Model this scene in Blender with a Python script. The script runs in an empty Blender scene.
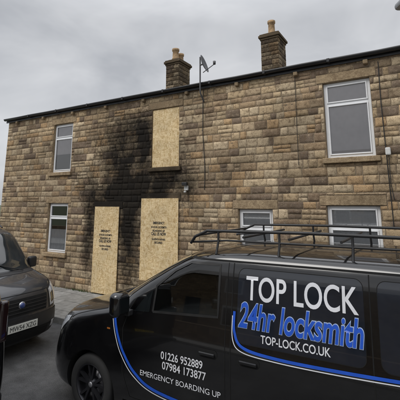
import bpy, bmesh, math, random
from mathutils import Vector, Matrix, noise
import numpy as np
random.seed(7)
S=bpy.context.scene
COL=S.collection
# ---------------------------------------------------------------- helpers
def link(o,parent=None):
    COL.objects.link(o)
    if parent: o.parent=parent
    return o
def empty(name,loc=(0,0,0),rz=0):
    e=bpy.data.objects.new(name,None); e.empty_display_size=.3
    e.location=loc; e.rotation_euler=(0,0,rz); COL.objects.link(e); return e
def mesh_obj(name,verts,faces,mat=None,parent=None,smooth=False):
    m=bpy.data.meshes.new(name); m.from_pydata([tuple(v) for v in verts],[],faces); m.update()
    o=bpy.data.objects.new(name,m)
    if mat: m.materials.append(mat)
    if smooth: m.polygons.foreach_set('use_smooth',[True]*len(m.polygons))
    return link(o,parent)
def box(name,x0,x1,y0,y1,z0,z1,mat,parent=None,bev=0.0,seg=2):
    bm=bmesh.new()
    bmesh.ops.create_cube(bm,size=1)
    for v in bm.verts:
        v.co=Vector(((x0+x1)/2+v.co.x*(x1-x0),(y0+y1)/2+v.co.y*(y1-y0),(z0+z1)/2+v.co.z*(z1-z0)))
    if bev>0: bmesh.ops.bevel(bm,geom=bm.edges[:],offset=bev,segments=seg,affect='EDGES',profile=.5)
    m=bpy.data.meshes.new(name); bm.to_mesh(m); bm.free(); m.materials.append(mat)
    return link(bpy.data.objects.new(name,m),parent)
def tube(name,pts,r,mat,parent=None,cyc=False):
    c=bpy.data.curves.new(name,'CURVE'); c.dimensions='3D'; c.bevel_depth=r; c.bevel_resolution=3; c.use_fill_caps=True
    s=c.splines.new('POLY'); s.points.add(len(pts)-1); s.use_cyclic_u=cyc
    for p,q in zip(s.points,pts): p.co=(q[0],q[1],q[2],1)
    c.materials.append(mat)
    return link(bpy.data.objects.new(name,c),parent)
def lathe(name,prof,mat,parent=None,seg=40,axis='Y',loc=(0,0,0)):
    vs=[];fs=[];n=len(prof)
    for i in range(seg):
        a=2*math.pi*i/seg
        for r,h in prof:
            if axis=='Y': vs.append((r*math.cos(a),h,r*math.sin(a)))
            else: vs.append((r*math.cos(a),r*math.sin(a),h))
    for i in range(seg):
        j=(i+1)%seg
        for k in range(n-1):
            fs.append((i*n+k,j*n+k,j*n+k+1,i*n+k+1))
    o=mesh_obj(name,vs,fs,mat,parent,True); o.location=loc
    bm=bmesh.new(); bm.from_mesh(o.data); bmesh.ops.remove_doubles(bm,verts=bm.verts,dist=1e-5); bmesh.ops.recalc_face_normals(bm,faces=bm.faces); bm.to_mesh(o.data); bm.free()
    return o
def text_mesh(body,bold=0.0,shear=0.0,align='CENTER',space=1.0):
    c=bpy.data.curves.new('txt','FONT'); c.body=body; c.size=1; c.offset=bold; c.shear=shear; c.align_x=align; c.space_character=space
    c.resolution_u=6
    o=bpy.data.objects.new('txt',c); COL.objects.link(o)
    dg=bpy.context.evaluated_depsgraph_get(); dg.update()
    m=bpy.data.meshes.new_from_object(o.evaluated_get(dg))
    bpy.data.objects.remove(o)
    return m
def fit(m,x0,x1,y0,y1):
    co=np.array([v.co[:] for v in m.vertices]); a=co.min(0); b=co.max(0)
    for v in m.vertices:
        v.co.x=x0+(v.co.x-a[0])/(b[0]-a[0])*(x1-x0)
        v.co.y=y0+(v.co.y-a[1])/(b[1]-a[1])*(y1-y0)
# ---------------------------------------------------------------- materials
class N:
    def __init__(s,name):
        s.m=bpy.data.materials.new(name); s.m.use_nodes=True; s.t=s.m.node_tree; s.b=s.t.nodes['Principled BSDF']
    def l(s,a,b): s.t.links.new(a,b)
    def ramp(s,src,stops):
        r=s.t.nodes.new('ShaderNodeValToRGB'); e=r.color_ramp.elements
        while len(e)<len(stops): e.new(.5)
        for el,(p,c) in zip(e,stops):
            el.position=p; el.color=(c[0],c[1],c[2],1) if not isinstance(c,(int,float)) else (c,c,c,1)
        s.l(src,r.inputs[0]); return r.outputs[0]
    def noise(s,scale,detail=3,vec=None,rough=.55):
        x=s.t.nodes.new('ShaderNodeTexNoise'); x.inputs['Scale'].default_value=scale; x.inputs['Detail'].default_value=detail; x.inputs['Roughness'].default_value=rough
        if vec is None: vec=s.pos()
        s.l(vec,x.inputs['Vector']); return x.outputs['Fac']
    def pos(s):
        if not hasattr(s,'_p'):
            s._p=s.t.nodes.new('ShaderNodeNewGeometry').outputs['Position']
        return s._p
    def obj(s):
        if not hasattr(s,'_o'):
            s._o=s.t.nodes.new('ShaderNodeTexCoord').outputs['Object']
        return s._o
    def mapv(s,vec,scale=(1,1,1),rot=(0,0,0)):
        x=s.t.nodes.new('ShaderNodeMapping'); x.inputs['Scale'].default_value=scale; x.inputs['Rotation'].default_value=rot
        s.l(vec,x.inputs['Vector']); return x.outputs[0]
    def mix(s,a,b,f,mode='MIX'):
        x=s.t.nodes.new('ShaderNodeMix'); x.data_type='RGBA'; x.blend_type=mode
        for v,i in ((f,0),(a,6),(b,7)):
            if hasattr(v,'default_value') or hasattr(v,'links'): s.l(v,x.inputs[i])
            elif isinstance(v,(int,float)) and i==0: x.inputs[0].default_value=v
            else:
                c=v if not isinstance(v,(int,float)) else (v,v,v)
                x.inputs[i].default_value=(c[0],c[1],c[2],1)
        return x.outputs[2]
    def bump(s,h,st=.3,dist=.02):
        x=s.t.nodes.new('ShaderNodeBump'); x.inputs['Strength'].default_value=st; x.inputs['Distance'].default_value=dist
        s.l(h,x.inputs['Height']); s.l(x.outputs[0],s.b.inputs['Normal'])
    def col(s,o): s.l(o,s.b.inputs['Base Color'])
def simple(name,c,rough=.5,metal=0,var=.15,nscale=8,coat=0,bump=0,spec=.5):
    k=N(name); k.b.inputs['Roughness'].default_value=rough; k.b.inputs['Metallic'].default_value=metal
    k.b.inputs['Coat Weight'].default_value=coat; k.b.inputs['Specular IOR Level'].default_value=spec
    f=k.noise(nscale)
    k.col(k.mix([x*(1-var) for x in c],[min(1,x*(1+var)) for x in c],k.ramp(f,[(.3,0),(.7,1)])))
    r=k.ramp(f,[(.3,max(0,rough-.06)),(.75,min(1,rough+.1))]); k.l(r,k.b.inputs['Roughness'])
    if bump: k.bump(f,bump,.01)
    return k.m
def attr(k,name):
    a=k.t.nodes.new('ShaderNodeAttribute'); a.attribute_name=name; return a
def stone_mat(name,mortar=False,lint=False):
    k=N(name); k.b.inputs['Roughness'].default_value=.92; k.b.inputs['Specular IOR Level'].default_value=.15
    n1=k.noise(15,5,rough=.68); n2=k.noise(1.1,3); n3=k.noise(75,2,rough=.7)
    if mortar: base=k.mix((.20,.155,.105),(.34,.27,.19),k.ramp(n1,[(.35,0),(.65,1)]))
    elif lint: base=k.mix((.27,.195,.12),(.46,.35,.22),k.ramp(n1,[(.35,0),(.65,1)]))
    else:
        c=attr(k,'Col').outputs['Color']
        base=k.mix(c,(.17,.115,.07),k.ramp(n1,[(.48,0),(.66,.7)]))
        base=k.mix(base,(.62,.48,.31),k.ramp(n1,[(.30,.45),(.44,0)]))
    base=k.mix(base,k.ramp(n3,[(.3,.72),(.7,1.18)]),1.0,'MULTIPLY')
    base=k.mix(base,k.ramp(n2,[(.32,.66),(.62,1.08)]),1.0,'MULTIPLY')
    s=attr(k,'soot').outputs['Fac']
    mth=k.t.nodes.new('ShaderNodeMath'); mth.operation='MULTIPLY_ADD'; k.l(n1,mth.inputs[0]); mth.inputs[1].default_value=.9; mth.inputs[2].default_value=-.45
    ad=k.t.nodes.new('ShaderNodeMath'); ad.operation='ADD'; k.l(s,ad.inputs[0]); k.l(mth.outputs[0],ad.inputs[1])
    sm=k.t.nodes.new('ShaderNodeMath'); sm.operation='MULTIPLY'; k.l(k.ramp(ad.outputs[0],[(.08,0),(.45,.62),(.95,.97)]),sm.inputs[0])
    k.l(k.ramp(s,[(.02,0),(.18,1)]),sm.inputs[1])
    base=k.mix(base,(.010,.009,.008),sm.outputs[0])
    k.col(base)
    k.bump(k.mix(n1,n3,.5),.8,.02)
    return k.m
M_stone=stone_mat('gritstone'); M_mortar=stone_mat('lime_mortar',mortar=True); M_lint=stone_mat('dressed_stone',lint=True)
def brickstone(name,tint=1.0):
    k=N(name); k.b.inputs['Roughness'].default_value=.95
    v=k.pos(); sep=k.t.nodes.new('ShaderNodeSeparateXYZ'); k.l(v,sep.inputs[0])
    ad=k.t.nodes.new('ShaderNodeMath'); k.l(sep.outputs[0],ad.inputs[0]); k.l(sep.outputs[1],ad.inputs[1])
    cb=k.t.nodes.new('ShaderNodeCombineXYZ'); k.l(ad.outputs[0],cb.inputs[0]); k.l(sep.outputs[2],cb.inputs[1])
    b=k.t.nodes.new('ShaderNodeTexBrick'); b.inputs['Scale'].default_value=1; b.inputs['Brick Width'].default_value=.34; b.inputs['Row Height'].default_value=.145; b.inputs['Mortar Size'].default_value=.01
    b.inputs['Color1'].default_value=(.34*tint,.25*tint,.15*tint,1); b.inputs['Color2'].default_value=(.19*tint,.13*tint,.08*tint,1); b.inputs['Mortar'].default_value=(.14,.11,.09,1)
    k.l(cb.outputs[0],b.inputs['Vector'])
    n=k.noise(9,4)
    k.col(k.mix(b.outputs['Color'],k.ramp(n,[(.3,.6),(.7,1.2)]),1.0,'MULTIPLY'))
    k.bump(n,.5,.02); return k.m
M_brick=brickstone('coursed_stone')
M_white=simple('upvc_white',(.80,.81,.82),.35,var=.04)
M_gutter=simple('black_gutter',(.018,.018,.02),.4)
M_slate=N('slate')
def slate():
    k=M_slate; b=k.t.nodes.new('ShaderNodeTexBrick'); b.inputs['Brick Width'].default_value=.3; b.inputs['Row Height'].default_value=.22; b.inputs['Scale'].default_value=1; b.inputs['Mortar Size'].default_value=.008
    b.inputs['Color1'].default_value=(.07,.072,.08,1); b.inputs['Color2'].default_value=(.11,.105,.10,1); b.inputs['Mortar'].default_value=(.02,.02,.02,1)
    k.l(k.pos(),b.inputs['Vector']); k.col(k.mix(b.outputs['Color'],k.ramp(k.noise(5),[(.3,.7),(.7,1.2)]),1.0,'MULTIPLY')); k.b.inputs['Roughness'].default_value=.6
slate(); M_slate=M_slate.m
def osb():
    k=N('osb_board'); v=k.obj(); cs=[]
    for i,(sc,rot) in enumerate([((34,1,10),(0,.5,0)),((10,1,34),(0,.25,0)),((18,1,22),(0,-.8,0))]):
        vo=k.t.nodes.new('ShaderNodeTexVoronoi'); vo.inputs['Scale'].default_value=1.3; vo.inputs['Randomness'].default_value=1
        k.l(k.mapv(v,sc,rot),vo.inputs['Vector'])
        sp=k.t.nodes.new('ShaderNodeSeparateColor'); k.l(vo.outputs['Color'],sp.inputs[0]); cs.append(sp.outputs[0])
    a=k.ramp(cs[0],[(0,(.50,.34,.15)),(.5,(.69,.52,.27)),(1,(.82,.66,.41))])
    b=k.ramp(cs[1],[(0,(.56,.39,.19)),(.5,(.74,.56,.31)),(1,(.82,.65,.39))])
    c=k.mix(a,b,k.ramp(cs[2],[(.45,0),(.55,1)]))
    c=k.mix(c,k.ramp(k.noise(2,4),[(.3,.80),(.7,1.08)]),1.0,'MULTIPLY')
    k.col(c); k.b.inputs['Roughness'].default_value=.75; k.bump(cs[0],.25,.004); return k.m
M_osb=osb()
M_print=simple('stencil_ink',(.03,.03,.03),.8)
def glass_pane(name='window_glass',tint=(.97,.985,.985),mul=1.1,add=.08):
    k=N(name); t=k.t; t.nodes.remove(k.b)
    tr=t.nodes.new('ShaderNodeBsdfTransparent'); tr.inputs[0].default_value=(*tint,1)
    g=t.nodes.new('ShaderNodeBsdfGlossy'); g.inputs['Roughness'].default_value=.02
    fr=t.nodes.new('ShaderNodeFresnel'); fr.inputs[0].default_value=1.7
    ma=t.nodes.new('ShaderNodeMath'); ma.operation='MULTIPLY_ADD'; k.l(fr.outputs[0],ma.inputs[0]); ma.inputs[1].default_value=mul; ma.inputs[2].default_value=add
    mx=t.nodes.new('ShaderNodeMixShader'); k.l(ma.outputs[0],mx.inputs[0]); k.l(tr.outputs[0],mx.inputs[1]); k.l(g.outputs[0],mx.inputs[2])
    k.l(mx.outputs[0],t.nodes['Material Output'].inputs[0]); return k.m
M_glass=glass_pane()
M_cabglass=glass_pane('cab_glass',(.72,.77,.77),.8,.03)
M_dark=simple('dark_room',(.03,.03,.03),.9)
M_net=simple('net_curtain',(.90,.90,.91),.9,var=.03,nscale=30)
M_blind=simple('roller_blind',(.70,.65,.66),.9,var=.05)
M_pot=simple('clay_pot',(.36,.24,.13),.8,var=.4,nscale=12)
M_lead=simple('lead',(.18,.18,.19),.6)
M_metal=simple('galvanised_metal',(.30,.31,.32),.45,.5)
M_dish=simple('dish_grey',(.10,.10,.105),.5)
M_cable=simple('cable_black',(.02,.02,.02),.6)
M_boxg=simple('box_white_plastic',(.6,.6,.58),.5)
def asphalt():
    k=N('asphalt'); n=k.noise(120,3,rough=.85); n2=k.noise(.9,4); n3=k.noise(5,4,rough=.65)
    c=k.mix((.045,.045,.047),(.22,.22,.218),k.ramp(n,[(.40,0),(.68,1)]))
    c=k.mix(c,k.ramp(n2,[(.3,.70),(.7,1.45)]),1.0,'MULTIPLY'); c=k.mix(c,k.ramp(n3,[(.3,.72),(.7,1.28)]),1.0,'MULTIPLY')
    k.col(c); k.b.inputs['Roughness'].default_value=.85; k.bump(n,1.0,.014); return k.m
M_asph=asphalt()
def paving():
    k=N('paving'); b=k.t.nodes.new('ShaderNodeTexBrick'); b.inputs['Brick Width'].default_value=.9; b.inputs['Row Height'].default_value=.6; b.inputs['Scale'].default_value=1; b.inputs['Mortar Size'].default_value=.008
    b.inputs['Color1'].default_value=(.32,.315,.30,1); b.inputs['Color2'].default_value=(.24,.235,.22,1); b.inputs['Mortar'].default_value=(.06,.06,.055,1)
    k.l(k.pos(),b.inputs['Vector']); k.col(k.mix(b.outputs['Color'],k.ramp(k.noise(7,5),[(.3,.65),(.7,1.15)]),1.0,'MULTIPLY'))
    k.b.inputs['Roughness'].default_value=.9; k.bump(k.noise(90),.3,.005); return k.m
M_pave=paving()
M_kerb=simple('kerb_stone',(.26,.255,.24),.9,nscale=20,bump=.3)
def grass():
    k=N('grass_ground'); k.col(k.mix((.05,.07,.03),(.10,.11,.06),k.ramp(k.noise(3,8),[(.35,0),(.65,1)]))); k.b.inputs['Roughness'].default_value=1; return k.m
M_grass=grass()
def paint(name,c,rough=.16,flake=0.0,dirt=.035):
    k=N(name); n=k.noise(2.5,4)
    sep=k.t.nodes.new('ShaderNodeSeparateXYZ'); k.l(k.obj(),sep.inputs[0])
    low=k.ramp(sep.outputs[2],[(.25,dirt*3),(.75,dirt*.5)])
    dd=k.mix(low,k.ramp(n,[(.35,.3),(.75,1.6)]),1.0,'MULTIPLY')
    k.col(k.mix(c,(.15,.15,.15),dd)); k.b.inputs['Metallic'].default_value=flake
    k.l(k.ramp(n,[(.3,rough-.04),(.7,rough+.08)]),k.b.inputs['Roughness']); k.b.inputs['Coat Weight'].default_value=.8; k.b.inputs['Coat Roughness'].default_value=.03
    return k.m
M_black=paint('black_paint',(.003,.003,.0035),dirt=.014)
M_grey=paint('charcoal_paint',(.034,.036,.041),.28,.25,.02)
M_panel=simple('tinted_panel',(.012,.015,.022),.08,var=.1,coat=.7)
M_vglass=simple('tinted_glass',(.008,.010,.011),.03,var=.1,coat=1)
M_wsglass=simple('windscreen_glass',(.03,.034,.036),.04,var=.3,nscale=3,coat=1)
M_trim=simple('black_plastic',(.016,.016,.017),.5,var=.2,nscale=20)
M_seal=simple('rubber_seal',(.006,.006,.006),.5)
M_cab=simple('cab_interior',(.06,.06,.064),.8)
M_gap=simple('shut_gap',(.002,.002,.002),.9)
M_tyre=simple('tyre_rubber',(.02,.02,.02),.85,nscale=30)
M_alloy=simple('dark_alloy',(.035,.035,.04),.35,.6)
M_hub=simple('silver_cap',(.4,.4,.42),.35,.8)
M_lens=simple('headlamp_lens',(.45,.47,.50),.08,var=.45,nscale=14,coat=1)
M_red=simple('tail_lamp_smoked',(.012,.003,.003),.12,coat=1)
M_vw=simple('vinyl_white',(.66,.67,.70),.4,var=.08,nscale=4)
M_vb=simple('vinyl_blue',(.015,.085,.50),.35,var=.1)
M_vo=simple('vinyl_paleblue',(.38,.48,.68),.4,var=.05)
M_plateW=simple('plate_white',(.75,.75,.68),.4,var=.04)
M_plateY=simple('plate_yellow',(.75,.55,.05),.4,var=.04)
M_badge=simple('badge',(.45,.46,.5),.3,.7)
M_amber=simple('amber_lens',(.30,.10,.02),.3)
# ---------------------------------------------------------------- ground
ground=mesh_obj('ground',[(-400,-400,-.008),(400,-400,-.008),(400,400,-.008),(-400,400,-.008)],[(0,1,2,3)],M_grass)
road=mesh_obj('road',[(-120,-.1,0),(80,-.1,0),(80,5.62,0),(-120,5.62,0)],[(0,1,2,3)],M_asph)
def kerb(name,y0,y1):
    e=empty(name); x=-30
    while x<15:
        box('kerb_stone',x,x+.905,y0,y1,-.05,.125+random.uniform(-.004,.004),M_kerb,e,.012); x+=.915
    return e
kerb('kerb',5.62,5.75); kerb('kerb',-.23,-.1)
pv=box('pavement',-60,40,5.75,7.54,-.05,.12,M_pave)
pv2=box('pavement',-60,40,-2.4,-.23,-.05,.12,M_pave)
V=[];F=[]
for i in range(260):
    cx=random.choice([random.uniform(-12,-2),random.choice([-11.2,-10.1,-8.3,-8.0,-6.4])+random.gauss(0,.12)]); cy=7.46+random.uniform(-.03,.02)
    a=random.uniform(0,6.28);h=random.uniform(.02,.09);w=random.uniform(.004,.010);lx,ly=math.cos(a)*h*.5,-abs(math.sin(a))*h*.5
    b=len(V);V+=[(cx-w,cy,.119),(cx+w,cy,.119),(cx+lx*.6+w,cy+ly*.6,.12+h*.7),(cx+lx,cy+ly,.12+h)];F.append((b,b+1,b+2,b+3))
mesh_obj('weeds',V,F,simple('weed_green',(.07,.10,.035),.8,var=.4))
# ---------------------------------------------------------------- terrace
FY=7.5; XL=-12.1; XR=9.0; ZT=5.22; ZB=.12
house=empty('terraced_stone_house')
OPS=[(-9.70,-8.84,3.36,4.85,'win'),(-9.70,-8.84,1.03,2.44,'win'),
     (-5.84,-5.00,3.33,4.84,'board'),(-7.66,-6.86,.13,2.30,'door'),(-6.02,-5.04,.62,2.50,'board'),
     (-3.44,-2.66,.98,2.32,'win'),(-1.51,-.63,3.31,4.84,'win'),(-1.58,-.64,.98,2.40,'win'),
     (.5,1.4,.13,2.3,'door2'),(2.6,3.5,3.31,4.84,'win'),(2.6,3.5,1.0,2.39,'win'),(6.2,7.1,3.31,4.84,'win'),(6.2,7.1,1.0,2.39,'win'),(4.4,5.3,.13,2.3,'door2')]
def soot(x,z):
    g=[(-7.2,2.80,.68,.52,1.1),(-7.0,3.4,.62,.65,.60),(-6.45,2.2,.38,1.0,.85),(-5.55,2.92,.70,.36,1.05),(-5.3,3.9,.8,.9,.14),(-6.9,4.1,.9,1.0,.26),(-4.75,2.4,.28,.8,.28),(-7.90,1.7,.24,1.1,.75),(-6.5,1.0,.35,1.0,.5),(-6.2,3.7,.42,.85,.80),(-8.2,3.0,.4,.6,.2),(-6.4,4.4,1.3,.8,.14),(-6.3,2.7,.5,.4,.5)]
    s=0
    for cx,cz,sx,sz,a in g: s+=a*math.exp(-((x-cx)/sx)**2-((z-cz)/sz)**2)
    n=noise.fractal(Vector((x*1.3,3,z*.8)),1,2,4)
    return max(0,min(1.15,s*(1+.9*n)))
obs=[]
for x0,x1,z0,z1,k in OPS:
    obs.append((x0,x1,z0,z1))
    obs.append((x0-.12,x1+.12,z1,z1+.19))
    if k in('win','board'): obs.append((x0-.08,x1+.08,z0-.11,z0))
def sub(r,obs):
    P=[r]
    for o in obs:
        Q=[]
        for a in P:
            if a[1]<=o[0] or a[0]>=o[1] or a[3]<=o[2] or a[2]>=o[3]: Q.append(a); continue
            if a[0]<o[0]: Q.append((a[0],o[0],a[2],a[3]))
            if a[1]>o[1]: Q.append((o[1],a[1],a[2],a[3]))
            m0=max(a[0],o[0]); m1=min(a[1],o[1])
            if a[2]<o[2]: Q.append((m0,m1,a[2],o[2]))
            if a[3]>o[3]: Q.append((m0,m1,o[3],a[3]))
        P=Q
    return [a for a in P if a[1]-a[0]>.035 and a[3]-a[2]>.03]
PAL=[(.53,.40,.25),(.47,.35,.215),(.57,.445,.29),(.40,.29,.18),(.50,.34,.19),(.29,.21,.14),(.60,.475,.32),(.44,.335,.22),(.50,.385,.245),(.52,.415,.28),(.22,.165,.12),(.35,.265,.175)]
V=[];F=[];C=[];SO=[]
def add_stone(x0,x1,z0,z1,yb,prot,col,sootf=True,g=.004):
    x0+=g;x1-=g;z0+=g;z1-=g
    w=x1-x0;h=z1-z0
    if w<.02 or h<.02: return
    nx=max(2,int(w/.045));nz=max(2,int(h/.045))
    e=min(.007,w*.2,h*.2)
    us=[0,e]+[e+(w-2*e)*i/nx for i in range(1,nx)]+[w-e,w]
    vs=[0,e]+[e+(h-2*e)*i/nz for i in range(1,nz)]+[h-e,h]
    b=len(V); sd=random.uniform(0,100)
    tx=random.uniform(-.008,.008);tz=random.uniform(-.007,.007)
    jit=[(random.uniform(-.006,.006),random.uniform(-.006,.006)) for _ in range(4)]
    for j,v in enumerate(vs):
        for i,u in enumerate(us):
            edge=(i in(0,len(us)-1))or(j in(0,len(vs)-1))
            ring=(i in(1,len(us)-2))or(j in(1,len(vs)-2))
            fu=u/w;fv=v/h
            dx=(jit[0][0]*(1-fu)*(1-fv)+jit[1][0]*fu*(1-fv)+jit[2][0]*(1-fu)*fv+jit[3][0]*fu*fv)
            dz=(jit[0][1]*(1-fu)*(1-fv)+jit[1][1]*fu*(1-fv)+jit[2][1]*(1-fu)*fv+jit[3][1]*fu*fv)
            nn=noise.noise(Vector((x0+u,sd,z0+v))*13)
            if edge: y=yb+.006; dx+=noise.noise(Vector((x0+u,sd+9,z0+v))*25)*.009; dz+=noise.noise(Vector((x0+u,sd+19,z0+v))*25)*.011
            elif ring: y=yb-prot*.8+nn*.004
            else: y=yb-prot-nn*.012+tx*(fu-.5)+tz*(fv-.5)
            V.append((x0+u+dx,y,z0+v+dz)); C.append(col); SO.append(soot(x0+u,z0+v) if sootf else 0)
    n=len(us)
    for j in range(len(vs)-1):
        for i in range(n-1):
            a=b+j*n+i; F.append((a,a+1,a+n+1,a+n))
z=ZB
while z<ZT-.02:
    h=random.choice([.125,.14,.15,.165,.18,.195])
    if z+h>ZT-.07: h=ZT-z
    x=XL-random.uniform(0,.2)
    while x<XR:
        L=random.uniform(.17,.42) if random.random()<.8 else random.uniform(.1,.2)
        if random.random()<.08: L=random.uniform(.42,.58)
        a=max(x,XL);b=min(x+L,XR)
        if b-a>.04:
            c=random.choice(PAL); m=random.uniform(.84,1.14)*(1+.35*noise.noise(Vector((a*.5,0,z*.5))))
            if a<-4.3: m*=.90
            col=(c[0]*m,c[1]*m,c[2]*m,1)
            if h>.16 and random.random()<.14: rr=[(a,b,z,z+h*.5),(a,b,z+h*.5,z+h)]
            else: rr=[(a,b,z,z+h)]
            for r0 in rr:
                for r in sub(r0,obs): add_stone(*r,FY,random.uniform(.002,.012),col)
        x+=L
    z+=h
def with_attrs(o,C,SO):
    m=o.data
    if C:
        a=m.attributes.new('Col','FLOAT_COLOR','POINT'); a.data.foreach_set('color',[q for c in C for q in c])
    a=m.attributes.new('soot','FLOAT','POINT'); a.data.foreach_set('value',SO)
o=mesh_obj('facade_stonework',V,F,M_stone,house,True); with_attrs(o,C,SO)
xs=sorted(set([XL,XR]+[round(XL+.15*i,3) for i in range(1,int((XR-XL)/.15))]+[q for p in OPS for q in p[:2]]))
zs=sorted(set([ZB-.1,ZT]+[round(ZB+.15*i,3) for i in range(1,34)]+[q for p in OPS for q in p[2:4]]))
V=[];F=[];SO=[]
for j in zs:
    for i in xs: V.append((i,FY+.002,j)); SO.append(soot(i,j))
for j in range(len(zs)-1):
    for i in range(len(xs)-1):
        cx=(xs[i]+xs[i+1])/2;cz=(zs[j]+zs[j+1])/2
        if any(p[0]<cx<p[1] and p[2]<cz<p[3] for p in OPS): continue
        a=j*len(xs)+i;n=len(xs);F.append((a,a+1,a+n+1,a+n))
o=mesh_obj('facade_mortar',V,F,M_mortar,house); with_attrs(o,None,SO)
def sootbox(name,x0,x1,y0,y1,z0,z1,mat,parent,bev=.01,amt=1,base=0):
    o=box(name,x0,x1,y0,y1,z0,z1,mat,parent,bev)
    bm=bmesh.new(); bm.from_mesh(o.data)
    q=x0+.06
    while q<x1-.02:
        bmesh.ops.bisect_plane(bm,geom=bm.verts[:]+bm.edges[:]+bm.faces[:],plane_co=(q,0,0),plane_no=(1,0,0)); q+=.06
    for v in bm.verts:
        v.co.z+=noise.noise(v.co*9)*.006; v.co.y+=noise.noise(v.co*11+Vector((5,5,5)))*.006
    bm.to_mesh(o.data); bm.free()
    with_attrs(o,None,[base+soot(v.co.x,v.co.z)*amt for v in o.data.vertices]); return o
for x0,x1,z0,z1,k in OPS:
    burnt=-8<x0<-5.9 or (k=='board' and z0<1)
    sootbox('lintel',x0-.114,x1+.114,FY-.012,FY+.1,z1+.005,z1+.183,M_lint,house,.01,1.1,.35 if burnt else 0)
    if k in('win','board'): sootbox('window_sill',x0-.075,x1+.075,FY-.07,FY+.12,z0-.105,z0-.003,M_lint,house,.012,.8,.2 if k=='board' else .06)
    y0=FY+.0;y1=FY+.26
    vv=[(x0,y0,z0),(x0,y1,z0),(x0,y1,z1),(x0,y0,z1),(x1,y0,z0),(x1,y1,z0),(x1,y1,z1),(x1,y0,z1)]
    o=mesh_obj('reveal',vv,[(0,1,2,3),(4,7,6,5),(3,2,6,7),(0,4,5,1)],M_lint,house); with_attrs(o,None,[soot(v[0],v[2]) for v in vv])
    if k=='win':
        w=empty('window'); w.parent=house
        a0,a1,b0,b1=x0+.004,x1-.004,z0+.004,z1-.004; fy0,fy1=FY+.07,FY+.135
        t=.055
        box('frame',a0,a0+t,fy0,fy1,b0,b1,M_white,w,.005); box('frame',a1-t,a1,fy0,fy1,b0,b1,M_white,w,.005)
        box('frame',a0+t,a1-t,fy0,fy1,b1-t,b1,M_white,w,.005); box('frame',a0+t,a1-t,fy0,fy1,b0,b0+t,M_white,w,.005)
        tz=b1-(b1-b0)*.29
        box('transom',a0+t,a1-t,fy0,fy1,tz-.025,tz+.025,M_white,w,.005)
        s=.026
        for (c0,c1) in ((b0+t,tz-.025),(tz+.025,b1-t)):
            q0,q1=a0+t,a1-t; g0,g1=fy0-.018,fy0+.03
            box('sash',q0,q0+s,g0,g1,c0,c1,M_white,w,.006); box('sash',q1-s,q1,g0,g1,c0,c1,M_white,w,.006)
            box('sash',q0+s,q1-s,g0,g1,c1-s,c1,M_white,w,.006); box('sash',q0+s,q1-s,g0,g1,c0,c0+s,M_white,w,.006)
            yg=fy0+.012
            mesh_obj('pane',[(q0+s,yg,c0+s),(q1-s,yg,c0+s),(q1-s,yg,c1-s),(q0+s,yg,c1-s)],[(0,1,2,3)],M_glass,w)
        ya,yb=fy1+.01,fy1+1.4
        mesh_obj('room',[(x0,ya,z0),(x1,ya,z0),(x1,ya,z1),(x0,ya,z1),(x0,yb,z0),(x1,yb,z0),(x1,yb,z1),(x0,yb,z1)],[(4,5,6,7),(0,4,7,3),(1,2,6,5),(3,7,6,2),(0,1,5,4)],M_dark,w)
        lower=z0<2
        vv=[];ff=[];n=60
        if x0<-8 and not lower: zc0,zc1,mt=z0+.55,z1,M_blind
        elif x0<-8: zc0,zc1,mt=z0,z1-.75,M_net
        elif lower: zc0,zc1,mt=z0,z1,M_net
        else: zc0,zc1,mt=z0+.02,z1,M_blind
        for i in range(n+1):
            xx=x0+.01+(x1-x0-.02)*i/n; yy=fy0+.036+.006*math.sin(i*1.3+.4*math.sin(i*.7))*(.15 if mt is M_blind else 1)
            vv+=[(xx,yy,zc0),(xx,yy,zc1)]
        for i in range(n): ff.append((2*i,2*i+2,2*i+3,2*i+1))
        mesh_obj('curtain',vv,ff,mt,w,True)
    elif k=='door2':
        d=empty('front_door'); d.parent=house
        box('door_leaf',x0+.07,x1-.07,FY+.14,FY+.19,z0+.05,z1-.07,M_white,d,.006)
        for q in ((x0+.2,x1-.2,z0+.25,z0+.95),(x0+.2,x1-.2,z0+1.15,z1-.3)): box('door_panel',q[0],q[1],FY+.125,FY+.141,q[2],q[3],M_white,d,.01)
        box('door_frame',x0+.003,x0+.068,FY+.1,FY+.2,z0,z1-.003,M_white,d,.005); box('door_frame',x1-.068,x1-.003,FY+.1,FY+.2,z0,z1-.003,M_white,d,.005); box('door_frame',x0+.07,x1-.07,FY+.1,FY+.2,z1-.068,z1-.004,M_white,d,.005)
        box('door_step',x0-.05,x1+.05,FY-.16,FY+.1,ZB-.02,z0+.07,M_kerb,d,.01)
def board(x0,x1,z0,z1,y0,txt,seed):
    ox,oz=seed*3.7,seed*1.3
    b=empty('plywood_board',(ox,0,oz))
    bo=box('sheet',x0-ox,x1-ox,y0,y0+.018,z0-oz,z1-oz,M_osb,b,.002)
    for sx in (x0+.04,x1-.04):
        for i in range(5):
            zz=z0+.08+(z1-z0-.16)*i/4
            box('screw',sx-ox-.006,sx-ox+.006,y0-.002,y0+.001,zz-oz-.006,zz-oz+.006,M_cable,b)
    if txt:
        cx=(x0+x1)/2;zz=z0+(z1-z0)*.70
        for ln,sz,w in (('EMERGENCY',.06,.34),('24 HOUR LOCKSMITH',.05,.46),('BOARDING UP',.05,.36),('CALL US NOW',.075,.44),('GLAZING & REPAIRS',.045,.40),('SECURED',.05,.24)):
            m=text_mesh(ln,.03); fit(m,cx-w/2,cx+w/2,zz,zz+sz)
            for v in m.vertices: v.co=Vector((v.co.x-ox,y0-.0035,v.co.y-oz))
            m.materials.append(M_print); link(bpy.data.objects.new('stencil_text',m),b); zz-=sz+.035
    return b
board(-7.70,-6.83,.15,2.35,FY-.05,True,0)
board(-6.09,-4.97,.50,2.56,FY-.05,True,1)
board(-5.835,-5.005,3.335,4.835,FY+.02,False,2)
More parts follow.
